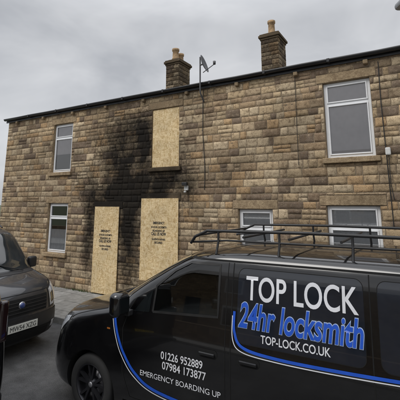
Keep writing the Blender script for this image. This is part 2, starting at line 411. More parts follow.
box('gable_wall',XL,XL+.3,FY+.011,15.4,0,ZT-.02,M_brick,house); box('gable_wall',XR-.3,XR,FY+.011,15.4,0,ZT-.02,M_brick,house)
box('rear_wall',XL,XR,15.4,15.7,0,ZT-.02,M_brick,house)
RP=.34
RY=11.55; RZ=5.26+(RY-FY)*RP
for nm,x in (('gable_wall',XL+.002),('gable_wall',XR-.002)):
    mesh_obj(nm,[(x,FY+.05,ZT-.03),(x,15.65,ZT-.03),(x,RY,RZ-.03)],[(0,1,2)],M_brick,house)
mesh_obj('roof_slates',[(XL-.1,FY-.1,5.24),(XR+.1,FY-.1,5.24),(XR+.1,RY,RZ),(XL-.1,RY,RZ),(XL-.1,15.8,5.24),(XR+.1,15.8,5.24)],[(0,1,2,3),(3,2,5,4)],M_slate,house)
tube('ridge_tiles',[(XL-.1,RY,RZ),(XR+.1,RY,RZ)],.07,M_lint,house)
gp=[];ff=[]
NX=30
for i in range(NX):
    x=XL-.08+(XR-XL+.16)*i/(NX-1); dz=.014*noise.noise(Vector((x*.8,0,0)))
    for a in range(9):
        t=math.pi*a/8; gp.append((x,FY-.11-.055*math.cos(t),5.29+dz-.065*math.sin(t)))
for k2 in range(NX-1):
    for a in range(8): q=k2*9+a; ff.append((q,q+1,q+10,q+9))
g=mesh_obj('gutter',gp,ff,M_gutter,house,True); sm=g.modifiers.new('s','SOLIDIFY'); sm.thickness=.008
box('fascia',XL-.08,XR+.08,FY-.05,FY-.022,5.17,5.30,M_gutter,house)
x=XL+.55
while x<XR:
    sootbox('gutter_corbel',x-.045,x+.045,FY-.10,FY+.05,5.08,5.165,M_lint,house,.015,1,.22); x+=1.36
    box('gutter_joint',x-.7,x-.64,FY-.170,FY-.05,5.217,5.30,M_gutter,house,.01)
def chimney(cx,cy,w,d,zb,zt,pots):
    c=empty('chimney_stack'); c.parent=house
    global V,F,C,SO
    core=box('core',cx-w/2+.006,cx+w/2-.006,cy-d/2+.006,cy+d/2-.006,zb,zt-.25,M_mortar,c); with_attrs(core,None,[.4]*len(core.data.vertices))
    z=zb
    while z<zt-.25:
        h=random.uniform(.13,.17)
        V=[];F=[];C=[];SO=[]
        for (L,tr) in ((w,0),(d,1),(w,2),(d,3)):
            x=0
            while x<L-.01:
                l=random.uniform(.2,.4)
                if L-x-l<.12: l=L-x
                b0=len(V); col=random.choice(PAL); m=random.uniform(.35,.8)
                add_stone(x-L/2,x+l-L/2,z,z+h,0,.008,(col[0]*m,col[1]*m,col[2]*m,1),False)
                sv=random.uniform(.18,.48)
                for q in range(b0,len(V)):
                    px,py,pz=V[q]; SO[q]=sv
                    if tr==0: V[q]=(cx+px,cy-d/2+py,pz)
                    elif tr==1: V[q]=(cx+w/2-py,cy+px,pz)
                    elif tr==2: V[q]=(cx-px,cy+d/2-py,pz)
                    else: V[q]=(cx-w/2+py,cy-px,pz)
                x+=l
        o=mesh_obj('stone_course',V,F,M_stone,c,True); with_attrs(o,C,SO); z+=h
    zc=z
    for e,h in ((.03,.07),(.07,.09),(.04,.05)):
        o=sootbox('cap_course',cx-w/2-e,cx+w/2+e,cy-d/2-e,cy+d/2+e,zc,zc+h-.004,M_lint,c,.012)
        a=o.data.attributes['soot']; a.data.foreach_set('value',[.55]*len(o.data.vertices)); zc+=h
    fl=sootbox('flaunching',cx-w/2+.05,cx+w/2-.05,cy-d/2+.05,cy+d/2-.05,zc,zc+.05,M_lint,c,.02,0,.4)
    for (px,py,r,h) in pots:
        lathe('chimney_pot',[(0,0),(r*1.1,0),(r*1.12,.05),(r*.98,.08),(r*.88,h-.1),(r*1.1,h-.08),(r*1.12,h),(r*.8,h),(r*.75,h-.3),(0,h-.3)],M_pot,c,24,'Z',(cx+px,cy+py,zc+.04))
chimney(-7.78,RY,.60,.78,RZ-.5,7.92,[(0,-.18,.13,.46),(0,.18,.12,.38)])
chimney(-3.86,RY,.60,.78,RZ-.5,8.08,[(0,-.12,.12,.50)])
chimney(3.9,RY,.60,.78,RZ-.5,8.1,[(0,-.12,.12,.50)])
sd=empty('satellite_dish')
tube('mast',[(-4.28,FY-.02,4.85),(-4.28,FY-.19,5.02),(-4.28,FY-.2,5.15),(-4.28,FY-.2,5.92)],.018,M_dish,sd)
prof=[(0.0,.0),(.06,.004),(.12,.014),(.18,.03),(.22,.046),(.225,.042),(.18,.024),(.12,.007),(.06,-.005),(0,-.01)]
DC=Vector((-4.20,FY-.2,5.72))
dd=lathe('dish',prof,M_dish,sd,36,'Z',DC); nrm=Vector((.93,.18,.30)); dd.rotation_mode='QUATERNION'; dd.rotation_quaternion=nrm.to_track_quat('Z','Y')
tip=DC+nrm.normalized()*.30+Vector((0,0,-.08))
tube('lnb_arm',[DC+Vector((0,0,-.21)),tip+Vector((0,0,-.04))],.01,M_dish,sd)
tube('dish_bracket',[(-4.28,FY-.2,5.72),DC],.02,M_dish,sd)
lathe('lnb',[(0,-.05),(.03,-.05),(.035,.03),(0,.03)],M_dish,sd,16,'Z',tip)
def cable(name,x,z1,z0,am=.02,r=.008):
    tube(name,[(x+am*noise.noise(Vector((x,(z1+(z0-z1)*q/40)*.7,0)))*2,FY-.025,z1+(z0-z1)*q/40) for q in range(41)],r,M_cable)
cable('wall_cable',-4.27,5.15,2.75,.05); cable('wall_cable',-2.06,5.1,3.2,.01,.005); cable('wall_cable',-.46,5.1,2.0,.02,.008)
fl=empty('security_floodlight'); box('back_box',-4.80,-4.70,FY-.07,FY-.02,2.74,2.85,M_boxg,fl,.01); box('lamp_head',-4.82,-4.68,FY-.15,FY-.08,2.85,2.93,M_trim,fl,.012); lathe('sensor',[(0,-.04),(.025,-.035),(.035,0),(0,.01)],M_boxg,fl,16,'Z',(-4.75,FY-.1,2.72))
jb=empty('junction_box'); box('housing',-.47,-.38,FY-.08,FY-.02,3.30,3.44,M_boxg,jb,.02); tube('lead',[(-.42,FY-.04,3.30),(-.43,FY-.03,2.8),(-.40,FY-.03,2.5)],.006,M_cable,jb)
# ---------------------------------------------------------------- vehicles
def pchip(xs,ys):
    xs=np.array(xs,float);ys=np.array(ys,float);h=np.diff(xs);d=np.diff(ys)/h;m=np.zeros(len(xs))
    for i in range(1,len(xs)-1):
        if d[i-1]*d[i]>0:
            w1=2*h[i]+h[i-1];w2=h[i]+2*h[i-1];m[i]=(w1+w2)/(w1/d[i-1]+w2/d[i])
    m[0]=d[0];m[-1]=d[-1]
    def f(x):
        x=min(max(x,xs[0]),xs[-1]);i=min(max(int(np.searchsorted(xs,x))-1,0),len(h)-1);t=(x-xs[i])/h[i]
        return float((2*t**3-3*t*t+1)*ys[i]+(t**3-2*t*t+t)*h[i]*m[i]+(-2*t**3+3*t*t)*ys[i+1]+(t**3-t*t)*h[i]*m[i+1])
    return f
class Hull:
    def __init__(s,keys,n=2.6):
        z=[k[0] for k in keys]; s.z0=z[0];s.z1=z[-1];s.n=n
        s.uf=pchip(z,[k[1] for k in keys]);s.hw=pchip(z,[k[2] for k in keys]);s.R=pchip(z,[k[3] for k in keys]);s.ur=pchip(z,[k[4] for k in keys])
    def corner(s,th,z):
        e=2/s.n; c=max(0,math.cos(th))**e; q=abs(math.sin(th))**e
        return s.uf(z)+s.R(z)*(1-c), s.hw(z)*q*(1 if th>=0 else -1)
    def sideY(s,u,z):
        uf=s.uf(z);R=s.R(z);hw=s.hw(z)
        if u>=uf+R:
            rr=.16;ue=s.ur(z)-rr
            if u>ue: t=min(1,(u-ue)/rr); return hw-rr*.9+rr*.9*(1-t**2.4)**(1/2.4)
            return hw
        t=min(1,(uf+R-u)/R); return hw*(1-t**s.n)**(1/s.n)
    def build(s,name,mat,parent,wheels,ra,cab=None):
        zz=[s.z0];fine=np.linspace(s.z0,s.z1,1500);acc=0
        for a,b in zip(fine[:-1],fine[1:]):
            acc+=math.hypot(b-a,(s.uf(b)-s.uf(a))*.8)
            if acc>.035: zz.append(float(b));acc=0
        if zz[-1]<s.z1-.002: zz.append(s.z1)
        V=[];NL=None
        for z in zz:
            L=[]
            NF=22
            for i in range(-NF,NF+1):
                th=math.pi/2*i/NF; L.append(s.corner(th,z))
            us=s.uf(z)+s.R(z);ue=s.ur(z)-.16;hw=s.hw(z);rr=.16
            if hw<.3: rr=hw*.4; ue=s.ur(z)-rr
            if ue<us: ue=us+.01
            ns=30
            side=[(us+(ue-us)*i/ns,hw) for i in range(1,ns+1)]
            for i in range(1,7):
                t=i/6*math.pi/2; side.append((ue+rr*math.sin(t)**.83,hw-rr*.9+rr*.9*math.cos(t)**.83 if t<1.57 else hw-rr*.9))
            w2=side[-1][1]
            back=[(side[-1][0],w2*(1-2*i/12)) for i in range(1,12)]
            L+=side+back+[(u,-y) for u,y in reversed(side)]
            NL=len(L);V+=[(u,y,z) for u,y in L]
        F=[]
        for j in range(len(zz)-1):
            for i in range(NL):
                k=(i+1)%NL; F.append((j*NL+i,j*NL+k,(j+1)*NL+k,(j+1)*NL+i))
        F.append(tuple(reversed(range(NL)))); F.append(tuple((len(zz)-1)*NL+i for i in range(NL)))
        o=mesh_obj(name,V,F,mat,parent)
        bm=bmesh.new();bm.from_mesh(o.data);bmesh.ops.remove_doubles(bm,verts=bm.verts,dist=1e-5);bmesh.ops.recalc_face_normals(bm,faces=bm.faces)
        for f in bm.faces: f.smooth=True
        bm.to_mesh(o.data);bm.free()
        o.data.materials.append(M_gap); o.data.materials.append(M_cab)
        cut=[]
        def cutter(m):
            c=bpy.data.objects.new('c',m);COL.objects.link(c);c.parent=parent;cut.append(c)
            md=o.modifiers.new('b','BOOLEAN');md.object=c;md.operation='DIFFERENCE';md.solver='EXACT';md.material_mode='TRANSFER'
        for wu in wheels:
            for sg in(-1,1):
                bm=bmesh.new(); bmesh.ops.create_cone(bm,cap_ends=True,segments=64,radius1=ra,radius2=ra,depth=.36,matrix=Matrix.Translation((wu,sg*(s.hw(.5)-.10),.335))@Matrix.Rotation(math.pi/2,4,'X'))
                m=bpy.data.meshes.new('c');bm.to_mesh(m);bm.free();m.materials.append(M_gap); cutter(m)
        if cab:
            n=len(cab);vv=[(u,-1.3,z) for u,z in cab]+[(u,1.3,z) for u,z in cab]
            ff=[tuple(range(n)),tuple(range(2*n-1,n-1,-1))]+[((i+1)%n,i,n+i,n+(i+1)%n) for i in range(n)]
            m=bpy.data.meshes.new('c');m.from_pydata(vv,[],ff);m.update()
            bm=bmesh.new();bm.from_mesh(m);bmesh.ops.recalc_face_normals(bm,faces=bm.faces);bm.to_mesh(m);bm.free()
            m.materials.append(M_cab);cutter(m)
        dg=bpy.context.evaluated_depsgraph_get();dg.update()
        m=bpy.data.meshes.new_from_object(o.evaluated_get(dg));o.modifiers.clear();o.data=m
        for c in cut: bpy.data.objects.remove(c)
        es=o.modifiers.new('e','EDGE_SPLIT');es.split_angle=math.radians(32)
        return o
    def _grid(s,bm,su,sz):
        co=[v.co for v in bm.verts];
        if not co: return
        a0=min(c.x for c in co);a1=max(c.x for c in co);b0=min(c.y for c in co);b1=max(c.y for c in co)
        q=a0+su
        while q<a1: bmesh.ops.bisect_plane(bm,geom=bm.verts[:]+bm.edges[:]+bm.faces[:],plane_co=(q,0,0),plane_no=(1,0,0));q+=su
        q=b0+sz
        while q<b1: bmesh.ops.bisect_plane(bm,geom=bm.verts[:]+bm.edges[:]+bm.faces[:],plane_co=(0,q,0),plane_no=(0,1,0));q+=sz
    def side(s,name,poly,sg,off,mat,parent,mesh=None,su=.06,sz=.04):
        bm=bmesh.new()
        if mesh is None: bm.faces.new([bm.verts.new((u,z,0)) for u,z in poly])
        else: bm.from_mesh(mesh)
        s._grid(bm,su,sz)
        for v in bm.verts:
            u,z=v.co.x,v.co.y; v.co=Vector((u,sg*(s.sideY(u,z)+off),z))
        for f in bm.faces: f.smooth=True
        m=bpy.data.meshes.new(name);bm.to_mesh(m);bm.free();m.materials.append(mat)
        return link(bpy.data.objects.new(name,m),parent)
    def front(s,name,poly,off,mat,parent):
        bm=bmesh.new(); bm.faces.new([bm.verts.new((a,z,0)) for a,z in poly]); s._grid(bm,4,.03)
        for v in bm.verts:
            th=math.radians(v.co.x);z=v.co.y;u,y=s.corner(th,z)
            u2,y2=s.corner(th+.01,z);t=Vector((u2-u,y2-y,0))
            u3,y3=s.corner(th,z+.01);t2=Vector((u3-u,y3-y,.01))
            nn=t.cross(t2)
            if nn.length<1e-9: nn=Vector((-1,0,0))
            nn.normalize()
            if nn.x>0: nn=-nn
            v.co=Vector((u,y,z))+nn*off
        for f in bm.faces: f.smooth=True
        m=bpy.data.meshes.new(name);bm.to_mesh(m);bm.free();m.materials.append(mat)
        return link(bpy.data.objects.new(name,m),parent)
    def strip(s,name,pts,w,sg,off,mat,parent,cyc=False):
        P=[]
        n=len(pts)
        if cyc: P=list(pts)+[pts[0]]
        else:
            for i in range(n-1):
                p0=pts[max(0,i-1)];p1=pts[i];p2=pts[i+1];p3=pts[min(n-1,i+2)]
                for k in range(10):
                    t=k/10
                    P.append(tuple(.5*((2*p1[a])+(-p0[a]+p2[a])*t+(2*p0[a]-5*p1[a]+4*p2[a]-p3[a])*t*t+(-p0[a]+3*p1[a]-3*p2[a]+p3[a])*t**3) for a in(0,1)))
            P.append(pts[-1])
        V=[];F=[]
        for i,p in enumerate(P):
            a=P[max(0,i-1)];b=P[min(len(P)-1,i+1)];dx,dz=b[0]-a[0],b[1]-a[1];l=math.hypot(dx,dz) or 1
            for e in(-.5,.5):
                u=p[0]-dz/l*w*e;z=p[1]+dx/l*w*e;V.append((u,sg*(s.sideY(u,z)+off),z))
        for i in range(len(P)-1):F.append((2*i,2*i+1,2*i+3,2*i+2))
        return mesh_obj(name,V,F,mat,parent,True)
    def line(s,name,pts,sg,parent,w=.007):
        for a,b in zip(pts[:-1],pts[1:]):
            m=[(a[0]+(b[0]-a[0])*t/4,a[1]+(b[1]-a[1])*t/4) for t in range(5)]
            s.strip(name,m,w,sg,.0022,M_gap,parent)
    def text(s,name,body,u0,u1,z0,z1,off,mat,parent,bold=.02,shear=0,sg=-1):
        m=text_mesh(body,bold,shear);fit(m,u0,u1,z0,z1);return s.side(name,None,sg,off,mat,parent,mesh=m,su=.1,sz=.025)
def rrect(u0,u1,z0,z1,r):
    P=[]
    for cx,cz,a0 in((u1-r,z1-r,0),(u0+r,z1-r,90),(u0+r,z0+r,180),(u1-r,z0+r,270)):
        for k in range(6):
            a=math.radians(a0+90*k/5);P.append((cx+r*math.cos(a),cz+r*math.sin(a)))
    return P
def wheel(parent,u,y,sg,R,mat_rim,cap,spokes=5):
    w=empty('wheel');w.parent=parent;w.location=(u,y,R)
    W=.105
    lathe('tyre',[(R*.64,-W*.8),(R*.70,-W),(R*.86,-W*1.03),(R*.955,-W*.92),(R*.99,-W*.7),(R,-W*.3),(R,W*.3),(R*.99,W*.7),(R*.955,W*.92),(R*.86,W*1.03),(R*.70,W),(R*.64,W*.8)],M_tyre,w,64)
    o=sg*W
    lathe('rim',[(R*.68,o*.96),(R*.66,o*1.0),(R*.63,o*.93),(R*.61,o*.5),(R*.60,-o*.5),(R*.05,-o*.3)],mat_rim,w,48)
    lathe('hub',[(0,o*.86),(R*.09,o*.86),(R*.12,o*.8),(R*.2,o*.62),(R*.2,o*.1)],mat_rim,w,32)
    lathe('hub_cap',[(0,o*.90),(R*.085,o*.89),(R*.09,o*.85)],cap,w,24)
    lathe('brake_disc',[(R*.1,o*.05),(R*.42,o*.05),(R*.42,-o*.05)],M_hub,w,32)
    for i in range(spokes):
        for dl in(-.13,.13):
            a=2*math.pi*i/spokes+.3; a2=a+dl*1.7
            r0,r1=R*.1,R*.645;wd0,wd1=R*.045,R*.035
            V=[];
            for r,aa,wd,yo in((r0,a,wd0,o*.78),(r1,a2,wd1,o*.9)):
                c=Vector((math.cos(aa)*r,0,math.sin(aa)*r));t=Vector((-math.sin(aa),0,math.cos(aa)))
                for sgn in(-1,1):
                    p=c+t*wd*sgn;V.append((p.x,yo,p.z))
                for sgn in(-1,1):
                    p=c+t*wd*sgn*1.4;V.append((p.x,yo-o*.35,p.z))
            mesh_obj('spoke',V,[(0,1,5,4),(0,4,6,2),(1,3,7,5),(2,6,7,3),(0,2,3,1),(4,5,7,6)],mat_rim,w)
def plate(parent,x,y0,y1,z0,z1,txt,mat,nx):
    p=box('number_plate',min(x,x+nx*.01),max(x,x+nx*.01),y0,y1,z0,z1,mat,parent,.002)
    m=text_mesh(txt,0.0);fit(m,-(y1-y0)/2*.88,(y1-y0)/2*.88,z0+.02,z1-.02);cy=(y0+y1)/2
    for v in m.vertices: v.co=Vector((x+nx*.0135,cy+v.co.x*nx,v.co.y))
    m.materials.append(M_print);link(bpy.data.objects.new('plate_characters',m),parent)
VK=[(.20,.04,.90,.70,5.28),(.27,-.06,.945,.70,5.36),(.42,-.11,.972,.72,5.40),(.60,-.10,.985,.75,5.40),(.80,-.06,.985,.8,5.39),(.95,.01,.98,.8,5.38),(1.05,.13,.975,.8,5.37),(1.12,.35,.967,.78,5.36),(1.19,.68,.957,.7,5.35),(1.26,.98,.947,.6,5.34),(1.40,1.20,.925,.5,5.32),(1.60,1.54,.892,.45,5.29),(1.78,1.86,.856,.45,5.26),(1.86,2.04,.828,.5,5.23),(1.91,2.21,.785,.6,5.18),(1.945,2.45,.68,.7,5.08),(1.965,2.8,.5,.8,4.9),(1.975,3.2,.25,.5,4.6),(1.977,3.4,.1,.3,4.4)]
def panel_van(loc,rz,livery):
    v=empty('panel_van',loc,rz);H=Hull(VK);R=.335
    DG=[(1.80,1.265),(2.61,1.32),(2.605,1.81),(2.24,1.81),(2.04,1.71),(1.82,1.53)]
    H.build('body_shell',M_black,v,[.90,4.43],.385,[(u,z) for u,z in DG] if livery else None)
    for u in(.90,4.43):
        for sg in(-1,1): wheel(v,u,sg*.855,sg,R,M_alloy,M_hub)
    box('underbody',.5,5.0,-.72,.72,.17,.3,M_gap,v)
    H.front('windscreen',[(-66,1.285),(-66,1.78),(-60,1.845),(60,1.845),(66,1.78),(66,1.285)],.004,M_wsglass,v)
    H.front('scuttle_panel',[(-72,1.225),(-72,1.275),(72,1.275),(72,1.225)],.004,M_trim,v)
    H.front('lower_grille',[(-38,.30),(-38,.50),(38,.50),(38,.30)],.004,M_trim,v)
    H.front('grille',[(-30,.78),(-33,.9),(33,.9),(30,.78)],.004,M_trim,v)
    for q in(.80,.84,.88): H.front('grille_bar',[(-30,q-.006),(-30,q+.006),(30,q+.006),(30,q-.006)],.012,M_alloy,v)
    for a in(-1,1):
        H.front('headlamp',[(a*36,.76),(a*38,.93),(a*50,.98),(a*64,1.03),(a*68,.98),(a*58,.80)],.005,M_lens,v)
        H.front('fog_lamp',[(a*44,.38),(a*44,.48),(a*52,.48),(a*52,.38)],.006,M_lens,v)
    tube('wiper',[(1.02,-.5,1.30),(1.2,-.1,1.42)],.009,M_trim,v)
    if livery:
        for y in(-.45,.0,.45):
            box('seat_back',2.36,2.52,y-.2,y+.2,1.22,1.42,M_trim,v,.05,4); box('headrest',2.38,2.50,y-.12,y+.12,1.46,1.66,M_trim,v,.045,4)
            for e in(-.05,.05): tube('headrest_post',[(2.44,y+e,1.38),(2.44,y+e,1.5)],.008,M_hub,v)
        ring=[]
        for i in range(28):
            a=i/28*2*math.pi; c=Vector((1.98,.42,1.29)); ring.append(c+Vector((math.sin(a)*.19*.45,math.cos(a)*.19,math.sin(a)*.19*.9)))
        tube('steering_wheel',ring,.015,M_trim,v,True)
    for sg in(-1,1):
        V=[H.corner(math.radians(sg*68),z)+(z,) for z in np.linspace(1.02,1.20,20)]
        tube('bonnet_gap',[(p[0],p[1],p[2]) for p in V],.0045,M_gap,v)
        if livery:
            n=len(DG); dd=[]
            for i in range(n):
                a,b=DG[i],DG[(i+1)%n]
                dd+=[(a[0]+(b[0]-a[0])*t/5,a[1]+(b[1]-a[1])*t/5) for t in range(5)]
            H.strip('door_glass_seal',dd,.024,sg,.004,M_seal,v,True)
            H.side('door_glass',DG,sg,-.004,M_cabglass,v)
        else:
            H.side('door_glass_surround',[(1.50,1.22),(2.64,1.295),(2.63,1.83),(2.2,1.83),(1.97,1.71),(1.68,1.45)],sg,.0025,M_trim,v)
            H.side('door_glass',DG,sg,.0055,M_vglass,v)
        H.side('quarter_glass',[(1.54,1.24),(1.755,1.255),(1.775,1.48),(1.69,1.42)],sg,.0045,M_vglass,v)
        H.line('door_gap',[(1.46,1.21),(1.40,1.05),(1.42,.6),(1.52,.36),(2.62,.34),(2.70,.45),(2.70,1.84)],sg,v)
        H.line('slide_door_gap',[(2.76,.34),(2.76,1.84)],sg,v,.010); H.line('slide_door_gap',[(2.76,.34),(3.92,.34),(4.03,.8),(4.03,1.84)],sg,v,.010)
        H.line('rail_gap',[(4.03,1.06),(5.2,1.06)],sg,v,.02)
        H.line('roof_gutter',[(2.2,1.852),(3.6,1.856),(5.1,1.856)],sg,v,.018)
        H.side('side_panel_recess',rrect(2.82,3.98,1.13,1.80,.07),sg,.0025,M_panel,v)
        H.side('side_panel_recess',rrect(4.09,5.15,1.13,1.80,.07),sg,.0025,M_panel,v)
        for q in((2.82,3.98),(4.09,5.15)): H.strip('recess_edge',rrect(q[0],q[1],1.13,1.80,.07),.006,sg,.0033,M_gap,v,True)
        H.side('sill_trim',[(1.40,.215),(3.98,.215),(3.98,.30),(1.40,.30)],sg,.012,M_trim,v)
        for u0,u1 in((2.42,2.60),(2.86,3.04)):
            y=sg*(H.sideY(u0,1.0)+.012); box('door_handle',u0,u1,min(y,y+sg*.022),max(y,y+sg*.022),.965,.995,M_black,v,.008)
            H.side('handle_recess',rrect(u0-.02,u1+.02,.94,1.02,.035),sg,.003,M_gap,v)
        y=sg*1.10
        mb=box('door_mirror',1.36,1.52,y-.11,y+.11,1.20,1.46,M_black,v,.065,6)
        for f in mb.data.polygons: f.use_smooth=True
        box('mirror_arm',1.44,1.52,sg*.90 if sg>0 else y+.08,y-.08 if sg>0 else sg*.90,1.19,1.25,M_trim,v,.01)
        box('mirror_glass',1.518,1.525,y-.075,y+.075,1.25,1.41,M_vglass,v)
        H.side('side_repeater',rrect(1.16,1.21,1.0,1.018,.008),sg,.004,M_amber,v)
    for a in(-1,1):
        H.side('tail_lamp',rrect(5.20,5.37,.95,1.35,.03),a,.006,M_red,v,su=.02)
        box('tail_lamp_rear',5.30,5.392,a*.89-.05,a*.89+.05,.95,1.38,M_red,v,.03,4)
        box('rear_glass',5.27,5.335,a*.40-.30,a*.40+.30,1.20,1.70,M_vglass,v,.03)
    box('rear_door_gap',5.3,5.402,-.004,.004,.4,1.85,M_gap,v); box('rear_bumper',5.3,5.47,-.9,.9,.33,.50,M_trim,v,.04)
    plate(v,5.41,-.26,.26,.66,.77,'YK17 TLV',M_plateY,1)
    if livery:
        for y in(-.70,.70):
            tube('rack_rail',[(2.10,y*.9,1.99),(2.20,y,2.07),(2.36,y,2.14),(3.5,y,2.155),(5.1,y,2.14),(5.2,y,2.1)],.016,M_trim,v)
            tube('rack_rail',[(2.12,y*.9,2.0),(2.6,y,2.045),(5.15,y,2.045)],.011,M_trim,v)
            for u in(2.5,3.2,3.9,4.6,5.1):
                tube('rack_foot',[(u,y,2.14),(u,y,2.03),(u,y*1.08,1.90)],.013,M_trim,v)
        for u in(2.22,2.8,3.3,3.8,4.3,4.8,5.1): tube('rack_bar',[(u,-.70,2.085),(u,.70,2.085)],.013,M_trim,v)
        tube('rack_roller',[(5.16,-.66,2.13),(5.16,.66,2.13)],.03,M_metal,v)
        H.text('sign_text','TOP LOCK',2.905,3.94,1.515,1.735,.0055,M_vw,v,.012)
        H.text('sign_text_outline','24hr locksmith',2.835,3.975,1.262,1.500,.0050,M_vo,v,.040,.2)
        H.text('sign_text','24hr locksmith',2.841,3.969,1.268,1.494,.0085,M_vb,v,.018,.2)
        H.text('sign_text','TOP-LOCK.CO.UK',3.07,3.70,1.165,1.235,.0055,M_vw,v,.01)
        H.text('sign_text','01226 952889',1.95,2.46,.83,.905,.0065,M_vw,v,.012)
        H.text('sign_text','07984 173877',1.97,2.50,.735,.81,.0065,M_vw,v,.012)
        H.text('sign_text','EMERGENCY BOARDING UP',1.68,2.66,.62,.672,.0068,M_vw,v,.002)
        H.strip('stripe_blue',[(1.27,1.13),(1.33,.96),(1.43,.79),(1.60,.62),(1.90,.50),(2.68,.44)],.032,-1,.003,M_vb,v)
        H.strip('stripe_white',[(1.24,1.12),(1.30,.94),(1.40,.76),(1.58,.585),(1.90,.465),(2.68,.405)],.010,-1,.003,M_vw,v)
        H.strip('stripe_blue',[(2.792,1.40),(2.80,1.22),(2.89,1.10),(3.2,1.065),(3.7,1.07),(4.4,1.10),(5.2,1.15)],.026,-1,.0062,M_vb,v)
        H.strip('stripe_white',[(2.774,1.36),(2.785,1.15),(2.885,1.06),(3.2,1.037),(3.7,1.042),(4.4,1.073),(5.2,1.12)],.009,-1,.0062,M_vw,v)
    return v
panel_van((-4.48,4.48,0),0,True)
panel_van((-9.46,1.80,0),0,False)
DK=[(.20,.14,.76,.5,4.1),(.28,.05,.82,.52,4.15),(.45,.0,.85,.55,4.2),(.62,.02,.86,.55,4.2),(.78,.05,.862,.55,4.2),(.92,.10,.862,.55,4.19),(1.02,.19,.858,.55,4.18),(1.10,.38,.85,.52,4.17),(1.16,.62,.845,.48,4.16),(1.21,.82,.835,.40,4.15),(1.38,.96,.81,.36,4.13),(1.60,1.15,.77,.34,4.1),(1.80,1.34,.73,.34,4.06),(1.88,1.46,.70,.38,4.02),(1.94,1.65,.63,.45,3.95),(1.975,1.9,.48,.5,3.8),(1.99,2.3,.25,.4,3.5),(1.993,2.6,.1,.2,3.2)]
def compact_van(loc,rz):
    v=empty('compact_van',loc,rz);H=Hull(DK,3.0)
    H.build('body_shell',M_grey,v,[.80,3.4],.36)
    for u in(.80,3.4):
        for sg in(-1,1): wheel(v,u,sg*.735,sg,.31,M_hub,M_trim,6)
    box('underbody',.5,3.9,-.6,.6,.16,.3,M_gap,v)
    H.front('windscreen',[(-64,1.225),(-64,1.78),(-56,1.85),(56,1.85),(64,1.78),(64,1.225)],.004,M_wsglass,v)
    H.front('scuttle_panel',[(-70,1.18),(-70,1.215),(70,1.215),(70,1.18)],.004,M_trim,v)
    H.front('bumper',[(-84,.26),(-84,.60),(-40,.62),(40,.62),(84,.60),(84,.26)],.012,M_trim,v)
    H.front('bumper_insert',[(-50,.39),(-50,.42),(50,.42),(50,.39)],.016,M_gap,v)
    H.front('lower_grille',[(-28,.28),(-30,.38),(30,.38),(28,.28)],.016,M_gap,v)
    H.front('grille',[(-24,.66),(-28,.90),(28,.90),(24,.66)],.005,M_gap,v)
    for q in(.70,.75,.80,.85): H.front('grille_bar',[(-25,q-.007),(-25,q+.007),(25,q+.007),(25,q-.007)],.012,M_trim,v)
    for a in(-1,1):
        H.front('headlamp_surround',[(a*31,.65),(a*31,.96),(a*54,1.06),(a*66,1.05),(a*63,.80),(a*46,.66)],.004,M_trim,v)
        H.front('headlamp',[(a*33,.68),(a*33,.94),(a*53,1.03),(a*64,1.02),(a*60,.80),(a*45,.69)],.008,M_lens,v)
        H.front('fog_lamp',[(a*36,.34),(a*36,.44),(a*45,.44),(a*45,.34)],.018,M_lens,v)
        H.front('headlamp_bowl',[(a*36,.72),(a*36,.87),(a*46,.90),(a*46,.74)],.011,M_vglass,v)
    b=lathe('badge',[(0,-.012),(.045,-.01),(.062,0),(.05,.01),(0,.01)],M_badge,v,28,'Z',(.045,0,.80)); b.rotation_euler=(0,math.radians(90),0)
    lathe('badge_centre',[(0,-.014),(.04,-.013),(.042,.0)],simple('badge_blue',(.05,.08,.25),.3),v,24,'Z',(.036,0,.80)).rotation_euler=(0,math.radians(90),0)
    plate(v,-.022,-.26,.26,.44,.55,'MW54 XZG',M_plateW,-1)
    box('plate_backing',-.02,.06,-.27,.27,.43,.56,M_trim,v,.004)
    for a in((-.5,.1),(.1,.6)): tube('wiper',[(.80,a[0],1.22),(.88,(a[0]+a[1])/2,1.30),(.99,a[1],1.42)],.009,M_trim,v)
    for sg in(-1,1):
        H.side('side_glass_surround',[(1.10,1.17),(3.9,1.19),(3.85,1.80),(1.62,1.80),(1.32,1.50)],sg,.003,M_trim,v)
        for p in([(1.25,1.20),(2.20,1.21),(2.20,1.77),(1.65,1.77),(1.40,1.50)],[(2.27,1.21),(3.1,1.21),(3.1,1.77),(2.27,1.77)],[(3.17,1.21),(3.85,1.22),(3.8,1.77),(3.17,1.77)]): H.side('side_glass',p,sg,.006,M_vglass,v)
        H.line('door_gap',[(1.16,1.16),(1.12,.9),(1.18,.34),(2.15,.34),(2.24,.5),(2.24,1.8)],sg,v)
        H.side('side_moulding',[(1.2,.5),(2.9,.5),(2.9,.58),(1.2,.58)],sg,.01,M_trim,v)
        y=sg*.985; mb=box('door_mirror',1.18,1.30,y-.09,y+.09,1.17,1.38,M_trim,v,.045,5); box('mirror_arm',1.20,1.26,min(sg*.80,y-sg*.06),max(sg*.80,y-sg*.06),1.16,1.21,M_trim,v,.01)
        for f in mb.data.polygons: f.use_smooth=True
        tube('roof_rail',[(1.75,sg*.60,1.95),(1.9,sg*.62,2.01),(3.6,sg*.62,2.01),(3.75,sg*.6,1.94)],.014,M_trim,v)
        H.side('tail_lamp',rrect(4.03,4.16,.8,1.3,.03),sg,.006,M_red,v,su=.02)
        V=[H.corner(math.radians(sg*62),z) +(z,) for z in np.linspace(1.06,1.18,14)]
        tube('bonnet_gap',[(p[0],p[1],p[2]+.001) for p in V],.004,M_gap,v)
    H.front('bonnet_front_gap',[(-60,.955),(-60,.963),(60,.963),(60,.955)],.003,M_gap,v)
    tube('aerial',[(1.65,0,1.93),(1.8,0,2.12)],.004,M_trim,v)
    return v
compact_van((-5.74,4.11,0),math.pi)
